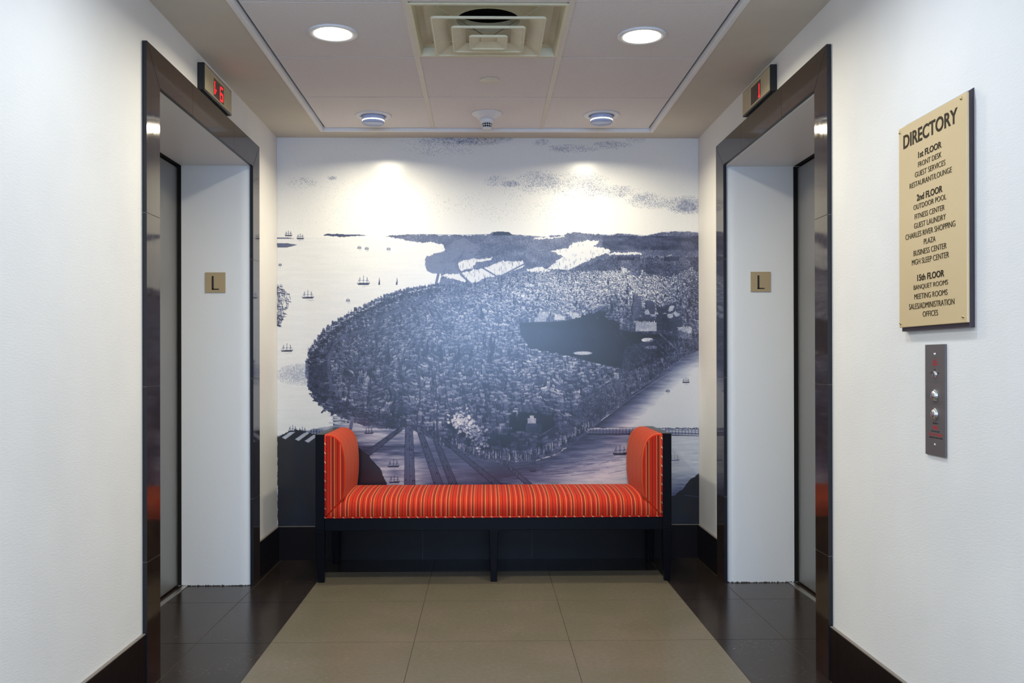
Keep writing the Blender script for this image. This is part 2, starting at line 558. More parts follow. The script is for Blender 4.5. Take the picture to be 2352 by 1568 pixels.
JL = [3.198-.61*k for k in range(0, 11)]
baseboard('baseboard_left', cuts(Y0, 3.269, JL), lambda t, d, z: (L+d, t, z))
baseboard('baseboard_left_far', cuts(4.897, YB-.0005, []), lambda t, d, z: (L+d, t, z))
baseboard('baseboard_right', cuts(Y0, 3.301, [j+.03 for j in JL]), lambda t, d, z: (R-d, t, z))
baseboard('baseboard_right_far', cuts(4.901, YB-.0005, [5.12]), lambda t, d, z: (R-d, t, z))
baseboard('baseboard_back', cuts(L+.013, R-.013, [-.36, .27, .95]), lambda t, d, z: (t, YB-d, z))
# ---------------------------------------------------------------- the printed mural: a plain engraved view of a harbour town
def make_print():
    """tone picture of a generic engraved harbour town, drawn in code, 1 = bare paper, 0 = full ink"""
    X0, Y0_, WW, HH = 633, 316, 970, 892
    rg = np.random.RandomState(11)
    T = np.ones((HH, WW), np.float32)
    yy, xx = np.mgrid[0:HH, 0:WW].astype(np.float32)
    yy += Y0_; xx += X0
    def vn(sx, sy, seed):
        r = np.random.RandomState(seed)
        gw, gh = int(WW/sx)+3, int(HH/sy)+3
        g = r.rand(gh, gw).astype(np.float32)
        fx = np.arange(WW)/sx; fy = np.arange(HH)/sy
        ix = fx.astype(int); iy = fy.astype(int)
        tx = fx-ix; ty = fy-iy; tx = tx*tx*(3-2*tx); ty = ty*ty*(3-2*ty)
        a = g[np.ix_(iy, ix)]; b = g[np.ix_(iy, ix+1)]; c = g[np.ix_(iy+1, ix)]; d = g[np.ix_(iy+1, ix+1)]
        return ((a*(1-tx)+b*tx)*(1-ty)[:, None]+(c*(1-tx)+d*tx)*ty[:, None]).astype(np.float32)
    def fbm(s, seed, st=1):
        return .5*vn(s*st, s, seed)+.27*vn(s*st/2, s/2, seed+1)+.15*vn(s*st/4, s/4, seed+2)+.08*vn(max(1.2, s*st/8), max(1.2, s/8), seed+3)
    def mask(pts, rough=0, seed=0, soft=0):
        px = xx; py = yy
        if rough:
            px = xx+(vn(9, 9, seed)-.5)*rough*2+(vn(3, 3, seed+1)-.5)*rough
            py = yy+(vn(9, 9, seed+2)-.5)*rough*1.4+(vn(2, 4, seed+3)-.5)*rough
        m = np.zeros((HH, WW), bool); n = len(pts)
        xs = [p[0] for p in pts]; ys = [p[1] for p in pts]
        x0 = max(0, int(min(xs)-X0-12)); x1 = min(WW, int(max(xs)-X0+13)); y0 = max(0, int(min(ys)-Y0_-12)); y1 = min(HH, int(max(ys)-Y0_+13))
        if x1 <= x0 or y1 <= y0: return m
        sx, sy = px[y0:y1, x0:x1], py[y0:y1, x0:x1]; k = np.zeros(sx.shape, bool)
        for i in range(n):
            (ax, ay), (bx, by) = pts[i], pts[(i+1) % n]
            if ay == by: continue
            cr = ((ay > sy) != (by > sy)) & (sx < (bx-ax)*(sy-ay)/(by-ay)+ax)
            k ^= cr
        m[y0:y1, x0:x1] = k
        return m
    def put(m, v, a=1.0):
        T[m] = T[m]*(1-a)+(v[m] if isinstance(v, np.ndarray) else v)*a
    def rect(x0, y0, x1, y1, v, a=1.0):
        i0, i1, j0, j1 = int(round(y0-Y0_)), int(round(y1-Y0_)), int(round(x0-X0)), int(round(x1-X0))
        i0, j0 = max(i0, 0), max(j0, 0); i1, j1 = min(i1, HH), min(j1, WW)
        if i1 > i0 and j1 > j0: T[i0:i1, j0:j1] = T[i0:i1, j0:j1]*(1-a)+v*a
    def line(ax, ay, bx, by, w, v, a=1.0, w2=None):
        w2 = w if w2 is None else w2
        r = max(w, w2)/2+1
        i0, i1 = max(0, int(min(ay, by)-r-Y0_)), min(HH, int(max(ay, by)+r-Y0_)+2)
        j0, j1 = max(0, int(min(ax, bx)-r-X0)), min(WW, int(max(ax, bx)+r-X0)+2)
        if i1 <= i0 or j1 <= j0: return
        sx, sy = xx[i0:i1, j0:j1], yy[i0:i1, j0:j1]
        dx, dy = bx-ax, by-ay; q = dx*dx+dy*dy+1e-6
        t = np.clip(((sx-ax)*dx+(sy-ay)*dy)/q, 0, 1)
        d = np.hypot(sx-ax-t*dx, sy-ay-t*dy)
        c = np.clip((w*(1-t)+w2*t)/2+.5-d, 0, 1)*a
        T[i0:i1, j0:j1] = T[i0:i1, j0:j1]*(1-c)+v*c
    def path(P, w, v, a=1.0):
        for p, q in zip(P[:-1], P[1:]): line(p[0], p[1], q[0], q[1], w, v, a)
    def blob(x, y, rx, ry, v, a=1.0):
        i0, i1 = max(0, int(y-ry-2-Y0_)), min(HH, int(y+ry+3-Y0_))
        j0, j1 = max(0, int(x-rx-2-X0)), min(WW, int(x+rx+3-X0))
        if i1 <= i0 or j1 <= j0: return
        d = np.hypot((xx[i0:i1, j0:j1]-x)/rx, (yy[i0:i1, j0:j1]-y)/ry)
        c = np.clip((1-d)*min(rx, ry)+.5, 0, 1)*a
        T[i0:i1, j0:j1] = T[i0:i1, j0:j1]*(1-c)+v*c
    U = rg.rand(HH, WW).astype(np.float32)
    # --- sky: stippled clouds
    def cloud(x, y, rx, ry, dens, seed, tone=.52):
        d = ((xx-x)/rx)**2+((yy-y)/ry)**2
        k = np.clip(1.15-d, 0, 1)*(fbm(26, seed, 1.9)*1.9-.42)*dens
        m = (U < k) | (k > .8)
        put(m & (d < 1.2), tone+.25*vn(3, 3, seed+9), .8)
    for q in ((1040, 322, 120, 14, 1.15, 1), (1000, 340, 90, 22, .35, 2), (1120, 318, 60, 8, 1.2, 3), (1240, 326, 20, 9, .7, 4),
              (1310, 340, 62, 10, .95, 5), (1400, 332, 50, 10, .8, 6), (1455, 320, 30, 6, .5, 7), (1135, 416, 32, 13, .9, 8),
              (1170, 422, 26, 9, .8, 9), (1240, 420, 60, 30, .72, 10), (1330, 425, 70, 34, .72, 12), (1420, 440, 55, 16, .7, 13),
              (1490, 460, 60, 20, .8, 14), (1575, 470, 50, 22, 1.0, 15), (690, 420, 40, 14, .35, 16), (760, 409, 12, 5, .9, 17),
              (1150, 470, 200, 40, .06, 18), (800, 470, 150, 60, .03, 19)):
        cloud(*q)
    # --- water streaks
    wt = fbm(5, 40, 9)
    T -= np.where(yy > 545, .045*wt, 0)
    # --- far shore
    hor = [(895, 541), (960, 538), (1050, 540), (1120, 538), (1128, 533), (1160, 533), (1172, 539), (1230, 543), (1290, 540), (1312, 533), (1340, 536),
           (1390, 540), (1420, 536), (1480, 541), (1520, 533), (1560, 531), (1610, 534)]
    far = hor+[(1610, 900), (1000, 900), (1000, 660), (1010, 630), (985, 626), (972, 615), (971, 595), (978, 587), (1000, 583), (1017, 574),
               (1014, 562), (985, 557), (950, 556), (915, 549), (880, 542)]
    m = mask(far, 2.5, 50)
    put(m, .50+.22*(fbm(14, 51, 2)-.5)+.22*(U-.5))
    k = m & (yy > 541) & (yy < 575) & (xx > 1380); put(k, .40+.3*(fbm(9, 52, 2.5)-.5)+.14*(U-.5))
    path(hor[:8], 1.2, .38, .7); path(hor[8:], 1.2, .45, .5)
    put(mask([(1125, 541), (1130, 533), (1142, 531), (1165, 533), (1175, 541)]), .2, .8)
    put(mask([(738, 541), (745, 537), (775, 537), (820, 539), (840, 541), (780, 544)], 1, 55), .28, .8)
    # smooth head of the spit with three slips
    put(mask([(1060, 545), (1030, 560), (1016, 576), (990, 586), (974, 592), (971, 607), (976, 622), (990, 629), (1050, 629), (1075, 600), (1100, 570)]), .56+.05*(U-.5), .85)
    for k in range(90):
        a = rg.rand(); x = 1010+rg.rand()*180; y = 560+rg.rand()*55
        line(x, y, x+8-rg.rand()*16, y+rg.rand()*6-2, .8, .35, .5)
    # inlets of bright water
    inl = [[(1045, 606), (1062, 596), (1125, 590), (1124, 596), (1090, 602), (1080, 616), (1050, 622)],
           [(1060, 625), (1120, 612), (1150, 598), (1175, 602), (1195, 598), (1200, 611), (1165, 628), (1120, 636), (1080, 650), (1035, 642), (1006, 632), (1050, 628)],
           [(1205, 618), (1240, 613), (1258, 620), (1248, 634), (1216, 632)],
           [(1252, 617), (1290, 588), (1262, 576), (1300, 570), (1310, 557), (1345, 552), (1372, 554), (1360, 566), (1395, 572), (1395, 580), (1365, 590), (1330, 606), (1300, 621)],
           [(1390, 580), (1470, 580), (1472, 585), (1395, 584)], [(1220, 548), (1290, 542), (1290, 545), (1220, 552)]]
    for i, p in enumerate(inl): put(mask(p, 3, 60+i), .97, .95)
    for k in range(260):
        x = 1005+rg.rand()*380; y = 590+rg.rand()*50
        line(x, y, x, y+2+rg.rand()*7, .9, .3, .6)
    path([(1060, 580), (1044, 596), (1042, 612), (1055, 632), (1075, 650), (1100, 665)], 4.5, .52); path([(1058, 584), (1046, 600), (1048, 614), (1060, 634)], 1, .3)
    path([(1103, 615), (1140, 637), (1200, 606)], 3.5, .5); path([(1002, 630), (996, 655)], 6, .5)
    path([(1500, 600), (1540, 585)], 2, .8); path([(1600, 610), (1560, 650), (1520, 700)], 4, .55)
    # --- the town
    town = [(1000, 655), (960, 660), (905, 672), (860, 690), (800, 720), (760, 745), (728, 775), (708, 805), (697, 845), (702, 880), (718, 915),
            (742, 940), (790, 962), (850, 982), (930, 985), (975, 1000), (1010, 1022), (1050, 1040), (1110, 1060), (1160, 1064), (1220, 1060), (1270, 1044),
            (1310, 1018), (1350, 985), (1390, 955), (1440, 912), (1500, 868), (1560, 826), (1612, 800), (1612, 590), (1400, 590), (1300, 622), (1180, 630), (1090, 652)]
    m = mask(town, 4, 70)
    g = .36+.18*(fbm(22, 71)-.5)+.2*(U-.5)
    put(m, g)
    tm = mask(town)
    def lum(x, y):                                     # how pale the roofs are over the town
        e = math.exp(-((x-1420)/190)**2-((y-660)/55)**2)
        e2 = math.exp(-((x-1200)/160)**2-((y-700)/60)**2)*.5
        e3 = math.exp(-((x-1210)/190)**2-((y-860)/80)**2)*.45
        lf = math.exp(-((x-730)/60)**2-((y-870)/130)**2)*.5
        return .16+.62*e+e2*.6+e3*.55-lf*.3
    pts = []
    y = 628.0
    while y < 1062:
        s = 2.6+max(0, (y-640))/430*9.5
        x = 690+rg.rand()*s*2
        while x < 1606:
            pts.append((x+rg.normal()*s*.25, y+rg.normal()*s*.45, s)); x += s*(1.15+.75*rg.rand())
        y += s*.62
    park = mask([(1188, 742), (1290, 738), (1350, 728), (1425, 760), (1500, 768), (1545, 772), (1560, 800), (1440, 852), (1350, 832), (1280, 812), (1210, 796), (1190, 770)])
    yard = mask([(1165, 975), (1185, 955), (1215, 948), (1262, 955), (1278, 985), (1240, 998), (1175, 990)])
    for (x, y, s) in pts:
        i, j = int(y-Y0_), int(x-X0)
        if not (0 <= i < HH and 0 <= j < WW) or not tm[i, j] or park[i, j] or yard[i, j]: continue
        lv = lum(x, y); r = rg.rand()
        if r < .10: continue
        w = s*(.8+.5*rg.rand()); h = s*(.9+.9*rg.rand())
        wall = min(.72, .34+.28*lv+.1*rg.normal()*.8); roof = min(.95, wall+.12+.42*lv*rg.rand()); dark = .16+.12*rg.rand()+.12*lv
        rect(x-w*.5, y-h, x+w*.5, y, wall, .8)
        side = -1 if x > 1110 else 1
        rect(x+side*w*.5-(w*.35 if side < 0 else 0), y-h*.9, x+side*w*.5+(w*.35 if side > 0 else 0), y+.1*h, dark, .75)
        rect(x-w*.55, y-h-max(1, h*.28), x+w*.5, y-h, roof, .85)
        if s > 5:
            for wy in range(int(h/3)):
                for wx in range(int(w/2.6)):
                    if rg.rand() < .75: rect(x-w*.42+wx*2.6, y-h+1+wy*3, x-w*.42+wx*2.6+1, y-h+2.4+wy*3, .14, .6)
        for c_ in range(int(1+s/5)):
            if rg.rand() < .55: 
                cx_ = x+(rg.rand()-.5)*w; rect(cx_, y-h*1.35, cx_+max(1, s*.14), y-h*1.0, .25+.7*(rg.rand() < .5)*lv*2, .8)
    # streets running back from the near waterfront
    for k, (a, b) in enumerate((((780, 960), (850, 720)), ((820, 970), (880, 760)), ((860, 975), (905, 740)), ((905, 980), (935, 760)), ((952, 985), (965, 690)),
                   ((1000, 1005), (985, 780)), ((1040, 1020), (1000, 800)), ((1075, 960), (1030, 800)), ((1120, 930), (1060, 780)), ((1170, 900), (1090, 760)), ((1000, 920), (960, 780)))):
        line(a[0], a[1], b[0], b[1], 4.5, .30, .8, 1.6)
    for a, b in (((1040, 760), (1120, 690)), ((1120, 690), (1200, 655)), ((1230, 900), (1100, 760)), ((1300, 900), (1450, 860)), ((1260, 700), (1360, 760)),
                 ((1100, 820), (1330, 960)), ((1140, 880), (1330, 880)), ((1380, 690), (1440, 740)), ((1290, 660), (1240, 720))):
        line(a[0], a[1], b[0], b[1], 2.4, .42, .6)
    # broad quay street along the left shore
    path([(1000, 655), (965, 690), (925, 708), (880, 725), (835, 748), (795, 768), (765, 790), (752, 815), (750, 850), (756, 890)], 8.5, .42, .9)
    path([(1000, 651), (960, 686), (920, 703), (876, 720), (830, 743), (788, 764), (760, 788), (746, 815)], 1.2, .15, .7)
    # wharves, sheds and masts on the left shore
    W_ = [(1000, 655), (960, 662), (905, 675), (860, 692), (800, 722), (760, 747), (728, 777), (708, 807), (698, 845), (702, 880), (718, 913), (744, 940)]
    for (ax, ay), (bx, by) in zip(W_[:-1], W_[1:]):
        n = int(math.hypot(bx-ax, by-ay)/2.6)
        for k in range(n):
            t = k/n; x = ax+(bx-ax)*t; y = ay+(by-ay)*t; s = .6+(y-650)/300
            line(x+rg.rand()*22*s, y+rg.rand()*14, x+rg.rand()*22*s-3, y+rg.rand()*14+3, 2.0+1.6*s*rg.rand(), .12+.2*rg.rand(), .85)
            if rg.rand() < .5: line(x-3+rg.rand()*14, y+2, x-3+rg.rand()*14, y+3, 1.3, .9, .6)
            if rg.rand() < .55:
                q = x-4+rg.rand()*12; h = 5+rg.rand()*11*s; line(q, y+3, q+rg.rand()-.5, y-h*.7, .9, .25, .75)
                if rg.rand() < .5: line(q-2, y-h*.3, q+2, y-h*.35, .8, .25, .6)
    # dense dark sheds by the left-hand waterfront, reflection below
    dk = mask([(700, 840), (745, 830), (752, 900), (800, 930), (930, 962), (932, 985), (850, 984), (790, 964), (742, 941), (715, 912), (702, 880)], 3, 90)
    put(dk, .2+.35*fbm(6, 91)*U, .62)
    for k in range(150):
        x = 705+rg.rand()*225; y = 845+rg.rand()*140
        i, j = int(y-Y0_), int(x-X0)
        if dk[i, j]: line(x, y, x+6+rg.rand()*10, y+rg.rand()*5-1, 1.2, .1 if rg.rand() < .7 else .7, .8)
    d = ((xx-690)/62)**2+((yy-860)/26)**2; put((d < 1) & (U < .55-.5*d+.3*fbm(12, 95)) & (xx < 705), .62, .7)
    for k in range(60):
        x = 745+rg.rand()*110; y = 945+(x-745)*.22+rg.rand()*26; line(x, y, x+14+rg.rand()*16, y+1, 1, .55, .6)
    # church spires of no particular town
    for k in range(46):
        x = 860+rg.rand()*735; y = 640+rg.rand()**1.5*190; s = 1.1+(y-640)/90
        if park[int(y-Y0_), int(x-X0)]: continue
        v = .2
        line(x, y, x, y-9*s, 2.4*s, v, .85, .6); rect(x-1.6*s, y, x+1.6*s, y+5*s, v*.9+.08, .8)
    for k in range(150):
        x = 1130+rg.rand()*470; y = 545+rg.rand()*80; line(x, y, x, y-2-rg.rand()*6, .9, .25, .55)
    # big blocks
    for (x, y, w, h, v) in ((1455, 735, 22, 55, .42), (1487, 735, 24, 48, .4), (1530, 735, 50, 40, .3), (1510, 760, 110, 26, .28), (1320, 733, 28, 16, .75),
                            (1280, 736, 26, 13, .78), (1235, 740, 30, 14, .7), (1205, 660, 16, 6, .8), (1430, 625, 14, 8, .8), (1455, 636, 20, 10, .5),
                            (1480, 762, 50, 20, .78), (1570, 780, 34, 26, .75), (1435, 598, 40, 7, .25), (1540, 600, 34, 10, .3), (1500, 618, 38, 9, .35)):
        rect(x-w/2, y-h, x+w/2, y, v, .85); rect(x-w/2, y-h, x-w/2+2.5, y, v*.5, .8)
        for k in range(int(w/3)): line(x-w/2+3+3*k, y-h+2, x-w/2+3+3*k, y-1, .8, v*.6, .45)
        for k in range(int(w/4)): rect(x-w/2+4*k, y-h-3*rg.rand()-1, x-w/2+4*k+2, y-h, .9 if v > .5 else .3, .8)
    for (x, y) in ((1478, 716), (1496, 722), (1505, 714), (1530, 716), (1545, 706), (1552, 722), (1536, 726)): blob(x, y, 7, 6, .85, .7)
    # dark park with rows of trees and a pale pond
    put(park, .17+.10*(fbm(30, 100)-.5)+.05*(U-.5))
    def tree(x, y, r, v=.07): blob(x, y, r, r*1.15, v, .9); blob(x-r*.3, y-r*.4, r*.4, r*.35, v+.14, .7)
    for k in range(300):
        t = rg.rand(); x = 1190+t*230; top = 744-24*math.exp(-((x-1355)/40)**2)
        tree(x, top+rg.rand()*(6+20*math.exp(-((x-1355)/50)**2)), 2.6+rg.rand()*1.4)
    for lane in range(6):
        xa, xb = 1402+lane*13, 1430+lane*16
        for k in range(15):
            t = k/14; x = xa+(xb-xa+30*t)*t; y = 766+t*(76-lane*5)
            tree(x, y, 2.8+t*1.6)
        line(xa+6, 766, xb+38, 838-lane*4, 1.6, .42, .5)
    for k in range(60):
        t = k/59; tree(1210+t*220, 796+t*44+math.sin(k)*2, 3.4)
        tree(1440+t*115, 852-t*52, 3.2); tree(1428+t*140, 770+t*12+math.sin(k*2)*2, 2.6)
    path([(1512, 768), (1560, 812)], 4, .5); path([(1500, 780), (1540, 822)], 2, .4)
    for (x, y, rx, ry) in ((1484, 782, 15, 5), (1492, 799, 14, 4), (1334, 812, 22, 4)):
        blob(x, y, rx, ry, .82, .85)
    m = mask([(1430, 800), (1560, 760), (1610, 775), (1610, 800), (1530, 845), (1440, 910), (1350, 980), (1290, 985), (1330, 900), (1420, 870)], 2, 104)
    put(m, .3+.22*(fbm(7, 105)-.5)+.2*(U-.5), .62)
    for k in range(420):
        t = rg.rand(); x = 1330+t*270; y = 965-t*175-rg.rand()*48; line(x, y, x+rg.rand()*1.5, y+3+rg.rand()*5, .9, .16 if rg.rand() < .5 else .62, .5)
    # yard with trees
    put(yard, .13+.08*U, .8)
    for k in range(70): tree(1166+rg.rand()*110, 950+rg.rand()*40, 3+rg.rand()*2.4, .1)
    rect(1207, 962, 1226, 974, .72, .85); rect(1203, 974, 1240, 996, .36, .85); rect(1212, 956, 1221, 962, .8, .8)
    put(mask([(1262, 962), (1300, 975), (1330, 990), (1300, 1005), (1275, 985)]), .4, .7)
    for k in range(14): line(1272+4*k, 968+2*k, 1272+4*k, 978+2*k, 1, .18, .7)
    line(1235, 1008, 1275, 985, 6, .3); line(1232, 1003, 1272, 980, 1, .6)
    # --- the river on the right
    riv = mask([(1350, 985), (1390, 958), (1440, 914), (1500, 870), (1560, 828), (1612, 800), (1612, 985)], 1.2, 110)
    dd = np.clip(((yy-985)+(xx-1350)*.735)/1.24/70, 0, 1)
    t2 = .28+.62*np.clip(dd*1.25+.35*(fbm(4, 111, 9)-.5)+np.clip((xx-1420)/400, -.2, .3), 0, 1)
    put(riv, t2)
    path([(1350, 987), (1392, 956), (1450, 911), (1520, 866), (1612, 815)], 1.6, .62, .7)
    # --- near water
    nw = mask([(800, 970), (850, 985), (935, 986), (975, 1002), (1010, 1024), (1050, 1042), (1110, 1062), (1165, 1066), (1222, 1062), (1272, 1046), (1312, 1020), (1352, 987), (1612, 990), (1612, 1215), (633, 1215), (633, 1000)], 1.5, 120)
    sh = np.clip(((xx-1290)*.5+(yy-1040))/110+.1, 0, 1)
    v = .34+.58*np.clip(sh+.5*(fbm(4, 121, 10)-.5), 0, 1)
    lft = .55+.35*np.clip(fbm(5, 122, 9)*1.6-.3, 0, 1)-.25*np.exp(-((yy-1035)/22)**2)
    mid = .35+.25*fbm(5, 123, 8)
    ka = np.clip((xx-940)/60, 0, 1); kb = np.clip((xx-1060)/80, 0, 1)
    v = (lft*(1-ka)+mid*ka)*(1-kb)+v*kb
    put(nw, v.astype(np.float32))
    for k in range(130):
        x = 1150+rg.rand()*260; y = 1035+rg.rand()*60; line(x, y, x+20+rg.rand()*40, y-3-rg.rand()*4, 1, .62 if rg.rand() < .5 else .3, .45)
    # waterfront row of pale sheds
    for k in range(330):
        t = rg.rand(); x = 1000+t*350; b = 1022+38*math.sin(min(1, (x-1000)/180)*math.pi/2) if x < 1190 else 1062-((x-1190)/160)**1.4*76
        h = 3+rg.rand()*9; line(x, b-rg.rand()*16, x, b-h-rg.rand()*14, 1.1, .78 if rg.rand() < .62 else .14, .7)
    # bridges
    def bridge(a, b, w1, w2, v=.42):
        line(a[0], a[1], b[0], b[1], w1+3, .15, .8, w2+3); line(a[0], a[1], b[0], b[1], w1, v, .9, w2)
        nx = -(b[1]-a[1]); ny = (b[0]-a[0]); q = math.hypot(nx, ny); nx /= q; ny /= q
        for s in (-.32, 0, .32): line(a[0]+nx*w1*s, a[1]+ny*w1*s, b[0]+nx*w2*s, b[1]+ny*w2*s, .9, v*.55, .6)
        for k in range(26):
            t = rg.rand(); s = (rg.rand()-.5)*.9; ww = w1+(w2-w1)*t; x = a[0]+(b[0]-a[0])*t+nx*ww*s; y = a[1]+(b[1]-a[1])*t+ny*ww*s
            blob(x, y, 1.2, 1.6, .1, .8)
    bridge((915, 985), (828, 1050), 7, 12)
    bridge((934, 985), (936, 1150), 15, 25, .48); bridge((957, 985), (1015, 1150), 10, 20, .45)
    bridge((985, 985), (1050, 1150), 8, 18, .42); bridge((1014, 1012), (1180, 1150), 7, 14, .42); bridge((1150, 1062), (1250, 1150), 5, 12, .5)
    path([(805, 960), (800, 985)], 8, .5)
    for yv, v, wd in ((984, .2, 1.2), (988, .62, 4), (994, .5, 5), (999, .12, 2.2)): path([(1345, yv), (1450, yv), (1612, yv+5)], wd, v, .85)
    for k in range(34): x = 1350+k*7.6; line(x, 986, x, 1000, 1, .15, .6)
    T = np.where((T > .93) & (yy > 955) & (xx > 760) & (xx < 1360) | (T > .93) & (yy > 800) & (xx > 1335), .42, T).astype(np.float32)
    # smoke
    for k in range(60):
        t = rg.rand(); x = 1030+t*75+rg.normal()*7; y = 968+t*48+rg.normal()*9; blob(x+2, y+5, 8, 6, .16, .4)
    for k in range(330):
        t = rg.rand()**.8; x = 1036+t*66+rg.normal()*9; y = 962+t*56+rg.normal()*9-12*math.sin(t*math.pi); r = 1.4+2.6*rg.rand()
        blob(x+r*.5, y+r*.7, r*1.1, r, .36, .5); blob(x, y, r, r*.9, .74+.26*rg.rand(), .8)
    # ships
    def ship(x, y, s, v=.22, masts=3):
        put(mask([(x-s, y-s*.12), (x+s*1.05, y-s*.2), (x+s*.8, y+s*.14), (x-s*.75, y+s*.14)]), v, .85)
        for k in range(masts):
            q = x-s*.55+k*s*.55; line(q, y, q+s*.04, y-s*(1.0+.25*(k == 1)), .9, v, .85); line(q-s*.18, y-s*.5, q+s*.2, y-s*.55, 1.1, v+.1, .7)
        line(x-s*.9, y-s*.1, x-s*.5, y-s*.9, .7, v, .5); line(x+s*.95, y-s*.15, x+s*.5, y-s*.95, .7, v, .5)
        for k in range(4): line(x-s*.6+rg.rand()*s, y+s*.3+k, x+rg.rand()*s, y+s*.3+k, .7, .55, .35)
    for q in ((659, 541, 9), (686, 548, 9), (838, 573, 5), (821, 571, 5), (888, 574, 5), (830, 652, 15), (703, 684, 14), (655, 806, 14), (795, 692, 5), (1572, 880, 9),
              (1530, 902, 5), (1419, 1045, 17), (898, 1072, 14), (842, 995, 11), (900, 1108, 13), (640, 610, 4), (1545, 1060, 12), (1218, 1084, 8)):
        ship(q[0], q[1], q[2])
    put(mask([(633, 545), (660, 546), (672, 548), (633, 549)]), .3, .7); put(mask([(633, 559), (655, 558), (680, 562), (660, 568), (633, 569)], 1, 130), .4, .85)
    for k in range(220):                               # shipping at the left edge
        y = 658+rg.rand()*92; w = 34*(1-abs(y-690)/75 if y > 690 else 1-(690-y)/45); x = 633+rg.rand()**1.6*max(4, w)
        if rg.rand() < .5: line(x, y, x+rg.rand()*8, y+rg.rand()*1.5, 1.4, .28, .8)
        else: line(x, y, x, y-3-rg.rand()*7, .9, .3, .8)
    # dark foreground banks
    b1 = mask([(633, 1004), (645, 997), (672, 985), (700, 990), (722, 1000), (760, 1003), (800, 1012), (840, 1045), (868, 1075), (882, 1110), (882, 1215), (633, 1215)], 1.5, 140)
    put(b1, .10+.12*(fbm(26, 141)-.5)+.16*(fbm(7, 142)-.5))
    for (x, y) in ((660, 1000), (690, 1004), (712, 1008)): put(mask([(x-16, y+4), (x+10, y-14), (x+16, y-10), (x-8, y+8)]), .9, .85)
    for (x, y, s) in ((668, 990, 11), (690, 992, 10), (716, 997, 11), (735, 998, 9)): ship(x, y, s, .15)
    b2 = mask([(1545, 1140), (1565, 1125), (1580, 1105), (1612, 1085), (1612, 1215), (1500, 1215), (1500, 1150)], 2, 150)
    put(b2, .10+.14*(fbm(20, 151)-.5)+.12*(fbm(5, 152)-.5)); path([(1568, 1140), (1612, 1146)], 1.5, .4)
    k = (xx > 1450) & (yy > 1003) & (yy < 1160) & ~b2; put(k, (T*(1-.6*np.clip((xx-1450)/80, 0, 1))+.6*np.clip((xx-1450)/80, 0, 1)*np.clip(.78-.6*np.clip((yy-1080)/60, 0, 1)+.3*(fbm(4, 153, 8)-.5), .1, 1)).astype(np.float32))
    tn = mask(town)
    inner = mask([(760, 800), (800, 750), (1000, 690), (1200, 650), (1590, 610), (1590, 720), (1420, 725), (1180, 730), (1180, 800), (1340, 850), (1440, 880), (1330, 960), (1200, 940), (1000, 950), (800, 930)])
    wx = (vn(24, 22, 170)-.5)*9+(vn(60, 60, 174)-.5)*22; wy = (vn(26, 30, 172)-.5)*13+(xx-1150)*.03*np.sin(xx/31)+(vn(3, 6, 173)-.5)*3
    jj = np.clip((xx-X0+wx).astype(int), 0, WW-1); ii = np.clip((yy-Y0_+wy).astype(int), 0, HH-1)
    T = np.where(inner, T[ii, jj], T)
    T = np.where(tn, T*(.84+.32*U), T)
    big = .5*fbm(70, 160)+.5*fbm(24, 161, .7)
    low = np.exp(-((xx-1150)/110)**2-((yy-1012)/26)**2)
    T = np.where(tn, T*(.62+.72*big)*(1-.5*low)+.015, T)
    T = np.clip(T, 0, 1)
    # ink ramp in display values, then to linear
    stops = np.array([0, .12, .3, .5, .75, 1.0])
    cols = np.array([(3, 4, 9), (12, 15, 30), (36, 42, 70), (84, 92, 126), (170, 175, 192), (234, 233, 231)])/255.
    cols = cols[:, :]
    T = np.where(tn, np.clip((T-.36)*1.12+.37, .02, 1), T)
    rgb = np.stack([np.interp(T, stops, cols[:, c]) for c in range(3)], -1)
    lin = np.where(rgb <= .04045, rgb/12.92, ((rgb+.055)/1.055)**2.4)
    return lin.astype(np.float32), (X0, Y0_, WW, HH)

PR, (PX0, PY0, PW, PH) = make_print()
def build_mural():
    x0, x1 = L+.0005, R-.0005
    z1, z0 = H-.0005, BBH+.0005
    ox, y = 0, YB-.0035
    nx, nz = PW, PH
    X = np.linspace(x0, x1, nx, dtype=np.float32); Z = np.linspace(z1, z0, nz, dtype=np.float32)
    gx, gz = np.meshgrid(X, Z)
    nv = nx*nz
    rim = [(x0, z1), (x1, z1), (x1, z0), (x0, z0)]
    co_ = np.empty((nv+4, 3), np.float32)
    co_[:nv, 0] = gx.ravel(); co_[:nv, 1] = y; co_[:nv, 2] = gz.ravel()
    for k, (a, b) in enumerate(rim): co_[nv+k] = (a, YB-.0006, b)
    i, j = np.meshgrid(np.arange(nz-1), np.arange(nx-1), indexing='ij')
    a = (i*nx+j).ravel()
    quads = np.stack([a, a+nx, a+nx+1, a+1], 1)
    c4 = [0, nx-1, nv-1, nv-nx]
    extra = np.array([[c4[k], c4[(k+1) % 4], nv+(k+1) % 4, nv+k] for k in range(4)])
    quads = np.concatenate([quads, extra]).astype(np.int32)
    me = bpy.data.meshes.new('mural')
    me.vertices.add(nv+4); me.vertices.foreach_set('co', co_.ravel())
    me.loops.add(quads.size); me.loops.foreach_set('vertex_index', quads.ravel())
    me.polygons.add(len(quads)); me.polygons.foreach_set('loop_start', np.arange(0, quads.size, 4, dtype=np.int32))
    try: me.polygons.foreach_set('loop_total', np.full(len(quads), 4, np.int32))
    except Exception: pass
    me.update(calc_edges=True)
    at = me.color_attributes.new('print', 'FLOAT_COLOR', 'POINT')
    col = np.ones((nv+4, 4), np.float32); col[:nv, :3] = PR.reshape(-1, 3)
    at.data.foreach_set('color', col.ravel())
    me.materials.append(MPRINT)
    o = bpy.data.objects.new('mural', me); C.objects.link(o)
    tag(o, 'large printed blue and white mural of a harbour town on the wall behind the bench', 'mural')
build_mural()

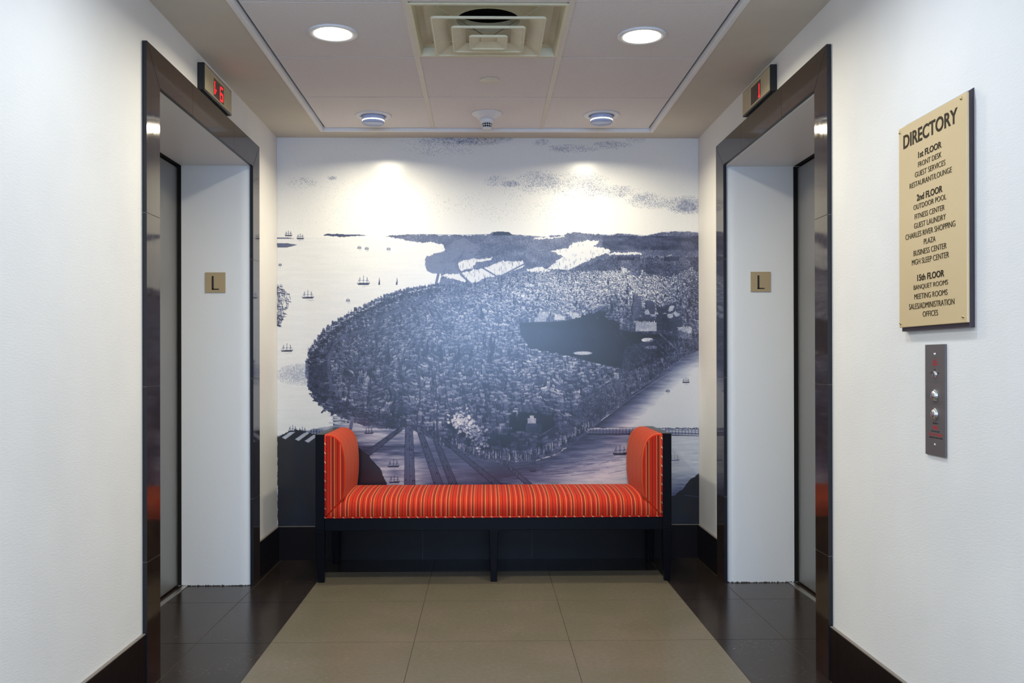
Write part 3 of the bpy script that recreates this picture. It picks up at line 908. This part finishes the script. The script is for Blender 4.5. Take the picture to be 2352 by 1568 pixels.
# ---------------------------------------------------------------- upholstered bench
BX0, BX1, BY0, BY1 = -.875, .966, 4.80, 5.335
PXW = .047
RT = .3335                                              # top of the seat rail
ZA = .766
bench = thing('bench', ((BX0+BX1)/2, (BY0+BY1)/2, 0), 'bench with red and orange striped upholstery and black lacquered frame against the mural', 'bench')
bev = .0025
for (a, b) in ((BX0, BX0+PXW), (BX1-PXW, BX1)):
    MB().box(a, b, BY0, BY1, .269, ZA).build('end_panel', MLAC, bench, bev)
MB().box(BX0+PXW, BX1-PXW, BY0, BY0+.035, .269, RT).build('seat_rail', MLAC, bench, bev)
MB().box(BX0+PXW, BX1-PXW, BY1-.035, BY1, .269, RT).build('seat_rail', MLAC, bench, bev)
MB().box(BX0+PXW, BX1-PXW, BY0+.035, BY1-.035, .29, RT-.002).build('seat_deck', MLAC, bench)
def leg(xa, xb, ya, yb, xa2, xb2, ya2, yb2):
    q = [(xa2, ya2, 0), (xb2, ya2, 0), (xb2, yb2, 0), (xa2, yb2, 0), (xa, ya, .269), (xb, ya, .269), (xb, yb, .269), (xa, yb, .269)]
    MB().hexa(q).build('leg', MLAC, bench, bev)
for (ya, yb, ya2, yb2) in ((BY0, BY0+.05, BY0+.014, BY0+.046), (BY1-.05, BY1, BY1-.046, BY1-.014)):
    leg(BX0, BX0+PXW, ya, yb, BX0+.010, BX0+PXW-.004, ya2, yb2)
    leg(.0205, .0665, ya, yb, .027, .060, ya2, yb2)
    leg(BX1-PXW, BX1, ya, yb, BX1-PXW+.010, BX1-.006, ya2, yb2)

def smoothpts(ctrl, n=6):
    """Catmull-Rom through control points"""
    out = []
    P = [ctrl[0]]+list(ctrl)+[ctrl[-1]]
    for i in range(1, len(P)-2):
        for k in range(n):
            t = k/n
            out.append(tuple(.5*((2*P[i][d])+(-P[i-1][d]+P[i+1][d])*t+(2*P[i-1][d]-5*P[i][d]+4*P[i+1][d]-P[i+2][d])*t*t
                       + (-P[i-1][d]+3*P[i][d]-3*P[i+1][d]+P[i+2][d])*t**3) for d in (0, 1)))
    out.append(tuple(ctrl[-1])); return out
def uv_mesh(name, verts, faces, ufun, parent, smooth=True, flat=()):
    me = bpy.data.meshes.new(name); me.from_pydata(verts, [], faces)
    import bmesh
    bm = bmesh.new(); bm.from_mesh(me); bmesh.ops.recalc_face_normals(bm, faces=bm.faces); bm.to_mesh(me); bm.free()
    uv = me.uv_layers.new(name='UVMap')
    for p in me.polygons:
        p.use_smooth = p.index not in flat
        for li in p.loop_indices:
            v = me.vertices[me.loops[li].vertex_index].co
            uv.data[li].uv = ufun(p.index, v)
    me.materials.append(MFAB)
    o = bpy.data.objects.new(name, me); C.objects.link(o); o.parent = parent
    o.matrix_parent_inverse = Matrix.Translation(-parent.location)
    return o
XL, XR_ = BX0+PXW+.0005, BX1-PXW-.0005
IN0, ZM = .093, .432                                    # arm cushion thickness at the seat line, height of that line
def seat():
    prof = smoothpts([(BY0+.004, RT+.003), (BY0-.001, .352), (BY0-.002, .378), (BY0+.006, .404), (BY0+.024, .424), (BY0+.055, .4355), (BY0+.12, .443),
                      (BY0+.27, .448), (BY0+.42, .444), (BY1-.03, .438), (BY1-.008, .425), (BY1-.002, .40), (BY1-.003, RT+.003)], 5)
    nx = 90; vs = []; fs = []
    for (y, z) in prof:
        q = min(1, max(0, (z-RT)/(ZM-RT)))
        off = IN0*q
        for k in range(nx+1): vs.append((XL+.001+off+(XR_-XL-.002-2*off)*k/nx, y, z))
    m_ = nx+1
    for i in range(len(prof)-1):
        for k in range(nx): fs.append((i*m_+k, i*m_+k+1, (i+1)*m_+k+1, (i+1)*m_+k))
    n = len(prof)
    nf = len(fs)
    fs.append([i*m_ for i in range(n)]); fs.append([i*m_+nx for i in range(n)]); fs.append([0]+[ (n-1)*m_][:0]+[nx, (n-1)*m_+nx, (n-1)*m_])
    return uv_mesh('seat_cushion', vs, fs, lambda fi, v: (v.x, v.y), bench, flat={nf, nf+1, nf+2})
st_ = seat()
def arm(side):
    # cross-section in (distance inward from the end panel, z)
    sec = smoothpts([(.0015, RT+.004), (.05, RT+.052), (IN0, ZM), (.101, .47), (.106, .52), (.107, .58), (.104, .64), (.096, .69), (.082, .728), (.060, .752), (.034, .764), (.0015, .766)], 5)
    rows = [(BY0+.0015, .010), (BY0+.003, .004), (BY0+.007, .001), (BY0+.014, 0)] + [(BY0+.014+(BY1-BY0-.024)*k/10, 0) for k in range(1, 11)] + [(BY1-.004, .006)]
    n = len(sec); vs = []; fs = []
    cx_, cz_ = .045, .57
    for (y, ins) in rows:
        for (d, z) in sec:
            vx, vz = cx_-d, cz_-z; q = math.hypot(vx, vz)
            s = ins/q if d > .01 else 0
            dz = ins*(-1 if z > .7 else 1)*.5 if d <= .01 else 0
            dd = d+vx*s; zz = z+vz*s+dz
            x = XL+dd if side < 0 else XR_-dd
            vs.append((x, y, zz))
    for i in range(len(rows)-1):
        for k in range(n-1): fs.append((i*n+k, i*n+k+1, (i+1)*n+k+1, (i+1)*n+k))
        fs.append((i*n+n-1, i*n, (i+1)*n, (i+1)*n+n-1))
    # front cap, slightly domed, as a fan of rings
    nf = len(fs)
    fs.append(list(range(n))); fs.append([(len(rows)-1)*n+k for k in range(n)])
    def u(fi, v):
        if fi == nf or fi == nf+1: return (v.x*1.0, v.z)
        return ((v.y-BY0)*1.0+(.02 if side < 0 else .05), v.z)
    return uv_mesh('arm_cushion', vs, fs, u, bench, flat={nf, nf+1})
arms = [arm(-1), arm(1)]
pp = MB()
pp.tube((XL, BY0-.001, RT+.004), (XR_, BY0-.001, RT+.004), .0042)
pp.build('piping', MPIPE, st_)
for side, a in zip((-1, 1), arms):
    x = XL+.003 if side < 0 else XR_-.003
    MB().tube((x, BY0, RT+.004), (x, BY0, ZA-.004), .0040).build('piping', MPIPE, a)

# ---------------------------------------------------------------- ceiling lamps
def lamp_near(x, y, first=None):
    lab = {0: 'glowing round recessed downlight with white ring, left of the air diffuser',
           1: 'glowing round recessed downlight with white ring, right of the air diffuser'}[0 if x < 0 else 1]
    t = thing('recessed_downlight', (x, y, GZ), lab, 'ceiling light', 'lit downlights beside the air diffuser')
    MB().lathe([(.074, -.002), (.076, -.006), (.094, -.008), (.0975, -.004), (.0985, .001), (.074, .001)], x, y, GZ-.0005, 56, cap=False).build('trim_ring', MWPL, t)
    MB().lathe([(.0, .004), (.0745, .004), (.0745, .0005), (.06, -.002), (.03, -.0045), (.0, -.0055)], x, y, GZ-.002, 56, cap=False).build('lens', MLENS, t)
for p in LAMPS_NEAR: lamp_near(*p)
def lamp_far(x, y):
    lab = 'round downlight with hanging frosted drum near the mural, ' + ('left' if x < 0 else 'right') + ' of the smoke detector'
    t = thing('drum_downlight', (x, y, GZ), lab, 'ceiling light', 'drum downlights near the mural')
    MB().lathe([(.066, -.002), (.068, -.0055), (.090, -.0065), (.0955, -.003), (.096, .0008), (.066, .0008)], x, y, GZ-.0005, 56, cap=False).build('trim_ring', MWPL, t)
    MB().lathe([(.0, -.002), (.058, -.002), (.061, -.004), (.061, -.023), (.059, -.025), (.0, -.025)], x, y, GZ, 48, cap=False).build('upper_drum', MDRUM, t)
    MB().lathe([(.0, -.0265), (.0585, -.0265), (.0592, -.0285), (.0585, -.030), (.0, -.030)], x, y, GZ, 48, cap=False).build('lamp_slot', MSLOT, t)
    MB().lathe([(.0, -.0305), (.058, -.0305), (.058, -.042), (.055, -.045), (.0, -.045)], x, y, GZ, 48, cap=False).build('lower_drum', MDRUM, t)
MSLOT = emis('lamp_slot_glow', (1, .92, .72, 1), 3)
for p in LAMPS_FAR: lamp_far(*p)

# ---------------------------------------------------------------- air diffuser
dx, dy = .0155, 3.687
df = thing('air_diffuser', (dx, dy, GZ), 'square cream air diffuser with nested louvre cones over a dark duct', 'air vent')
def sq(r, z, rc=.0, n=5, cx=dx, cy=dy):
    """rounded square outline"""
    out = []
    for (sx, sy, a0) in ((1, 1, 0), (-1, 1, 90), (-1, -1, 180), (1, -1, 270)):
        for k in range(n):
            a = math.radians(a0+90*k/(n-1)); out.append((cx+sx*(r-rc)+rc*math.cos(a), cy+sy*(r-rc)+rc*math.sin(a), z))
    return out
def loft(name, rings, mat, parent, closed_top=False, m=None):
    mb = MB(); n = len(rings[0])
    for r in rings: mb.v += r
    for i in range(len(rings)-1):
        for k in range(n): mb.face([i*n+k, i*n+(k+1) % n, (i+1)*n+(k+1) % n, (i+1)*n+k])
    if closed_top: mb.face([(len(rings)-1)*n+k for k in range(n)])
    o = mb.build(name, mat, parent, fix=True)
    return o
loft('outer_frame', [sq(.296, GZ+.03), sq(.296, GZ-.003), sq(.284, GZ-.003), sq(.280, GZ+.008), sq(.273, GZ+.03), sq(.276, GZ+.03), sq(.296, GZ+.03)], MDIFF, df)
bp = loft('back_pan', [sq(.275, GZ+.030, .005, 9), sq(.25, GZ+.042, .02, 9), sq(.127, GZ+.046, .127, 9), sq(.127, GZ+.083, .127, 9), sq(.15, GZ+.085, .15, 9)], MDIFF, df)
loft('duct_opening', [sq(.152, GZ+.125, .152, 9), sq(.151, GZ+.127, .151, 9)], MBLACK, df, True)
loft('duct_wall', [sq(.152, GZ+.086, .152, 9), sq(.152, GZ+.124, .152, 9)], MBLACK, df)
for (r, d, inn, name) in ((.218, .025, .052, 'louvre_cone'), (.1435, .034, .044, 'louvre_cone'), (.0755, .045, .034, 'louvre_cone')):
    z = GZ-d; lip = .010; up = inn*.42
    rings = [sq(r, z+.008, .016), sq(r, z, .016), sq(r-lip*.7, z-.0005, .012), sq(r-lip, z+.004, .012), sq(r-lip-inn, z+.004+up, .008), sq(r-lip-inn+.001, z+.006+up, .008), sq(r-lip+.002, z+.008, .012), sq(r, z+.008, .016)]
    o = loft(name, rings, MDIFF, df)
    if r < .1:
        loft('centre_plate', [sq(r-lip-inn-.0005, z+.002+up, .006), sq(r-lip-inn-.001, z+.003+up, .006)], MDIFF, o, True)
for sx in (-1, 1):
    for sy in (-1, 1):
        MB().tube((dx+sx*.235, dy+sy*.235, GZ+.038), (dx+sx*.02, dy+sy*.02, GZ-.018), .0016, 6).build('support_wire', MCHROME, df)

# ---------------------------------------------------------------- small ceiling things
bx, by = .0245, 4.316
o = MB().lathe([(0, .0), (.045, .0), (.0455, -.002), (.044, -.004), (0, -.0045)], bx, by, GZ, 48, cap=False).build('cover_plate', plain('cream_cover', srgb(232, 226, 206), .4, var=.02))
tag(o, 'small flat round cream cover plate on the ceiling tile between diffuser and smoke detector', 'cover plate')
sx_, sy_ = .0125, 4.905
sd = thing('smoke_detector', (sx_, sy_, GZ), 'white smoke detector with conical base and slotted black vents on the ceiling', 'smoke detector')
MB().lathe([(0, 0), (.082, 0), (.083, -.003), (.078, -.006), (.055, -.020), (.043, -.030), (0, -.030)], sx_, sy_, GZ, 48, cap=False).build('base', MWPL, sd)
MB().lathe([(0, -.0302), (.0395, -.0302), (.036, -.046), (.0335, -.053), (0, -.053)], sx_, sy_, GZ, 48, cap=False).build('body', MWPL, sd)
vent = MB()
vent.lathe([(0, -.0532), (.026, -.0532), (.022, -.073), (0, -.073)], sx_, sy_, GZ, 32, cap=False)
vent.build('sensor_chamber', MBLACK, sd)
cg = MB()
for k in range(14):
    a = 2*math.pi*k/14+.1
    c_, s_ = math.cos(a), math.sin(a)
    cg.tube((sx_+.0285*c_, sy_+.0285*s_, GZ-.053), (sx_+.0235*c_, sy_+.0235*s_, GZ-.074), .0016, 6)
cg.lathe([(.0275, -.0615), (.0285, -.0630), (.0275, -.0645), (.0260, -.063), (.0275, -.0615)], sx_, sy_, GZ, 32, cap=False)
cg.lathe([(0, -.0735), (.025, -.0735), (.023, -.078), (.012, -.082), (0, -.083)], sx_, sy_, GZ, 32, cap=False)
cg.build('vent_cage', MWPL, sd)

# ---------------------------------------------------------------- floor indicators above the elevators
def ribbon(mb, pts, w, x0, x1):
    """thin bars drawn in the (y, z) plane"""
    for (a, b) in pts:
        d = Vector((b[0]-a[0], b[1]-a[1])); d.normalize(); n = Vector((-d.y, d.x))*w/2; e = d*w*.35
        p = [(a[0]-n.x-e.x, a[1]-n.y-e.y), (b[0]-n.x+e.x, b[1]-n.y+e.y), (b[0]+n.x+e.x, b[1]+n.y+e.y), (a[0]+n.x-e.x, a[1]+n.y-e.y)]
        mb.prism(p, min(x0, x1), max(x0, x1), 'X')
def indicator(side, ya, yb, za, zb, win, segs, lab):
    s = side; xw = L if s < 0 else R
    d = .03
    t = thing('floor_indicator', (xw, (ya+yb)/2, (za+zb)/2), lab, 'elevator floor display', 'floor displays above the elevator frames')
    x0, x1 = sorted((xw-s*.0003, xw-s*(d-.001)))
    MB().box(x0, x1, ya, yb, za, zb).build('housing', MBOX, t, .0025)
    x0, x1 = sorted((xw-s*(d-.0009), xw-s*(d+.0006)))
    MB().box(x0, x1, ya+.007, yb-.007, za+.006, zb-.006).build('faceplate', MIVORY, t, .0005)
    x0, x1 = sorted((xw-s*(d+.0007), xw-s*(d+.0012)))
    w = MB().box(x0, x1, *win).build('display_window', MLEDWIN, t)
    x0, x1 = sorted((xw-s*(d+.0013), xw-s*(d+.0018)))
    for sg_ in segs:
        r = MB(); ribbon(r, sg_, .0092, x0, x1)
        r.build('lit_character', MLED, w)
sx6 = [((4.121, 2.350), (4.121, 2.302)), ((4.123, 2.354), (4.158, 2.356)), ((4.123, 2.327), (4.157, 2.329)), ((4.123, 2.298), (4.157, 2.300)), ((4.159, 2.326), (4.159, 2.303))]
arw = [((4.037, 2.352), (4.037, 2.303)), ((4.038, 2.303), (4.058, 2.322)), ((4.040, 2.311), (4.052, 2.316)), ((4.047, 2.318), (4.047, 2.310))]
indicator(-1, 3.894, 4.314, 2.277, 2.3925, (4.026, 4.176, 2.290, 2.368), [arw, sx6], 'floor display above the left elevator showing a red 6 beside a red arrow')
one = [((4.073, 2.362), (4.073, 2.310)), ((4.075, 2.308), (4.090, 2.312))]
one = [((4.072, 2.360), (4.072, 2.338)), ((4.072, 2.330), (4.072, 2.310)), ((4.062, 2.307), (4.079, 2.307))]
indicator(1, 3.917, 4.343, 2.285, 2.400, (4.053, 4.198, 2.300, 2.378), [one], 'floor display above the right elevator showing a single red 1')

# ---------------------------------------------------------------- lettering
def text_mesh(name, s, mat, parent, mtx, w, h, depth=.0006, bold=0, xs=None):
    """letters fitted into a box w x h, centred on the origin of mtx (x = reading direction, y = up)"""
    cu = bpy.data.curves.new(name, 'FONT'); cu.body = s; cu.size = 1; cu.align_x = 'CENTER'
    cu.resolution_u = 4; cu.offset = bold
    to = bpy.data.objects.new('tmp', cu); C.objects.link(to)
    bpy.context.view_layer.update()
    me = bpy.data.meshes.new_from_object(to.evaluated_get(bpy.context.evaluated_depsgraph_get()))
    bpy.data.objects.remove(to); bpy.data.curves.remove(cu)
    n = len(me.vertices); cs = np.empty(n*3, np.float32); me.vertices.foreach_get('co', cs); cs = cs.reshape(-1, 3)
    lo, hi = cs.min(0), cs.max(0)
    cs[:, 0] = (cs[:, 0]-(lo[0]+hi[0])/2)*w/(hi[0]-lo[0]); cs[:, 1] = (cs[:, 1]-(lo[1]+hi[1])/2)*h/(hi[1]-lo[1]); cs[:, 2] = 0
    import bmesh
    me.vertices.foreach_set('co', cs.ravel())
    bm = bmesh.new(); bm.from_mesh(me)
    g = bmesh.ops.extrude_face_region(bm, geom=list(bm.faces))
    bmesh.ops.translate(bm, vec=(0, 0, depth), verts=[v for v in g['geom'] if isinstance(v, bmesh.types.BMVert)])
    bm.transform(mtx); bmesh.ops.recalc_face_normals(bm, faces=bm.faces)
    bm.to_mesh(me); bm.free()
    me.polygons.foreach_set('use_smooth', np.zeros(len(me.polygons), bool))
    me.name = name; me.materials.clear(); me.materials.append(mat)
    o = bpy.data.objects.new(name, me); C.objects.link(o); o.parent = parent
    if parent.type == 'EMPTY': o.matrix_parent_inverse = Matrix.Translation(-parent.location)
    return o
def on_right(x, y, z): return Matrix(((0, 0, -1, x), (-1, 0, 0, y), (0, 1, 0, z), (0, 0, 0, 1)))
def facing(x, y, z): return Matrix(((1, 0, 0, x), (0, 0, -1, y), (0, 1, 0, z), (0, 0, 0, 1)))

# ---------------------------------------------------------------- directory sign
sg = thing('directory_sign', (R, 2.522, 1.53), 'tan acrylic directory board with brown lettering listing floors on the right wall', 'sign')
MB().hexa([(R-.0155, 2.3295, 1.2275), (R-.0155, 2.710, 1.2275), (R-.0003, 2.709, 1.226), (R-.0003, 2.332, 1.226),
           (R-.0155, 2.3295, 1.8248), (R-.0155, 2.710, 1.8248), (R-.0003, 2.709, 1.835), (R-.0003, 2.332, 1.835)]).build('backer', MSIGNB, sg, .0008)
fp = MB().box(R-.0225, R-.0157, 2.3275, 2.713, 1.2385, 1.8225)
fpo = fp.build('face_panel', [MTAN, MTANE], sg, .0018)
xs_ = R-.0226
LINES = [('DIRECTORY', 2.5265, 1.776, .309, .040, .02), ('1st FLOOR', 2.523, 1.7195, .133, .018, .016), ('FRONT DESK', 2.5235, 1.6925, .133, .0145, 0),
         ('GUEST SERVICES', 2.5225, 1.667, .173, .0148, 0), ('RESTAURANT/LOUNGE', 2.522, 1.6412, .240, .0148, 0),
         ('2nd FLOOR', 2.525, 1.6005, .146, .0185, .016), ('OUTDOOR POOL', 2.525, 1.5758, .186, .0143, 0), ('FITNESS CENTER', 2.5262, 1.5488, .170, .0146, 0),
         ('GUEST LAUNDRY', 2.525, 1.5232, .180, .0152, 0), ('CHARLES RIVER SHOPPING', 2.527, 1.498, .284, .0155, 0), ('PLAZA', 2.524, 1.4722, .066, .0145, 0),
         ('BUSINESS CENTER', 2.525, 1.4462, .188, .0153, 0), ('MGH SLEEP CENTER', 2.5237, 1.421, .211, .0155, 0),
         ('15th FLOOR', 2.5205, 1.3747, .153, .0182, .016), ('BANQUET ROOMS', 2.5215, 1.3478, .195, .0155, 0), ('MEETING ROOMS', 2.521, 1.3228, .188, .015, 0),
         ('SALES/ADMINISTRATION', 2.5195, 1.296, .257, .016, 0), ('OFFICES', 2.5215, 1.2715, .086, .015, 0)]
for (s, y, z, w, h, b) in LINES:
    text_mesh('heading' if b else 'text_line', s, MTXT, fpo, on_right(xs_, y, z), w, h, .0008, b if b else -.012)
for (y, z) in ((2.704, 1.810), (2.3525, 1.812), (2.703, 1.251), (2.3465, 1.254)):
    MB().lathe([(0, -.0035), (.0028, -.003), (.0042, -.001), (.0042, .001)], R-.0226, y, z, 16, 'X', cap=False).build('screw', MBRASS, fpo)

# ---------------------------------------------------------------- elevator call panel
cp = thing('call_panel', (R, 2.532, 1.034), 'narrow bronze elevator call panel with two round buttons below the directory board', 'call button panel')
pl = MB().box(R-.0055, R-.0003, 2.4755, 2.589, .8805, 1.1865).build('plate', MSTEEL, cp, .0008)
xp = R-.0056
for z in (1.159, .911):
    MB().lathe([(0, -.003), (.003, -.0025), (.0045, 0)], xp, 2.5325, z, 16, 'X', cap=False).build('screw', MCHROME, pl)
for z in (1.046, .995):
    b = MB().lathe([(.0165, .0005), (.0165, -.003), (.0155, -.004), (.014, -.0035)], xp, 2.531, z, 36, 'X', cap=False).build('button', MCHROME, pl)
    MB().lathe([(.0138, .0005), (.0138, -.0045), (.0115, -.0075), (.006, -.0092), (0, -.0097)], xp, 2.531, z, 36, 'X', cap=False).build('button_cap', MCHROME, b)
k = MB().lathe([(0, -.004), (.0075, -.0038), (.009, -.003), (.0095, .0005)], xp, 2.531, 1.104, 28, 'X', cap=False).build('key_switch', MCHROME, pl)
MB().box(xp-.0045, xp-.0041, 2.530, 2.532, 1.0995, 1.1085).build('key_slot', MBLACK, k)
def crowd(lines, mat, depth=.0003):
    for (s, y, z, w, h) in lines: text_mesh('engraving', s, mat, pl, on_right(xp, y, z), w, h, depth, .01)
crowd([('FIRE', 2.531, 1.1375, .026, .0055), ('SERVICE', 2.531, 1.1305, .032, .0045), ('KEY', 2.531, 1.1435, .018, .0035),
       ('FIRE', 2.530, .958, .030, .009), ('USE STAIRS', 2.529, .9385, .078, .0062)], MRED)
crowd([('ON', 2.532, 1.117, .008, .0035), ('OFF', 2.551, 1.1085, .012, .0035), ('ON', 2.513, 1.1075, .007, .0035),
       ('IN CASE OF', 2.530, .9695, .028, .0035), ('DO NOT USE', 2.530, .9475, .045, .0036), ('ELEVATOR EXIT STAIRS', 2.528, .930, .076, .0036)], MTXTB)

# ---------------------------------------------------------------- level plates in the recesses
def plate(x, z, yj, lab, w=.103):
    t = thing('level_plate', (x, yj, z), lab, 'sign', 'level plates on the elevator jambs')
    p = MB().box(x-w/2, x+w/2, yj-.0062, yj-.0003, z-w/2, z+w/2).build('plate', MTAN2, t, .001)
    l = MB(); y0, y1 = yj-.0072, yj-.0063
    for (a, b, c_, d) in ((-.017, -.0075, -.037, .033), (-.017, .019, -.037, -.0315)):
        l.box(x+a, x+b, y0, y1, z+c_, z+d)
    l.build('letter', MTXTB, p)
plate(-1.3735, 1.5455, 4.762, 'square tan plate with a dark letter L beside the left elevator door')
plate(1.4195, 1.5475, 4.760, 'square tan plate with a dark letter L beside the right elevator door')
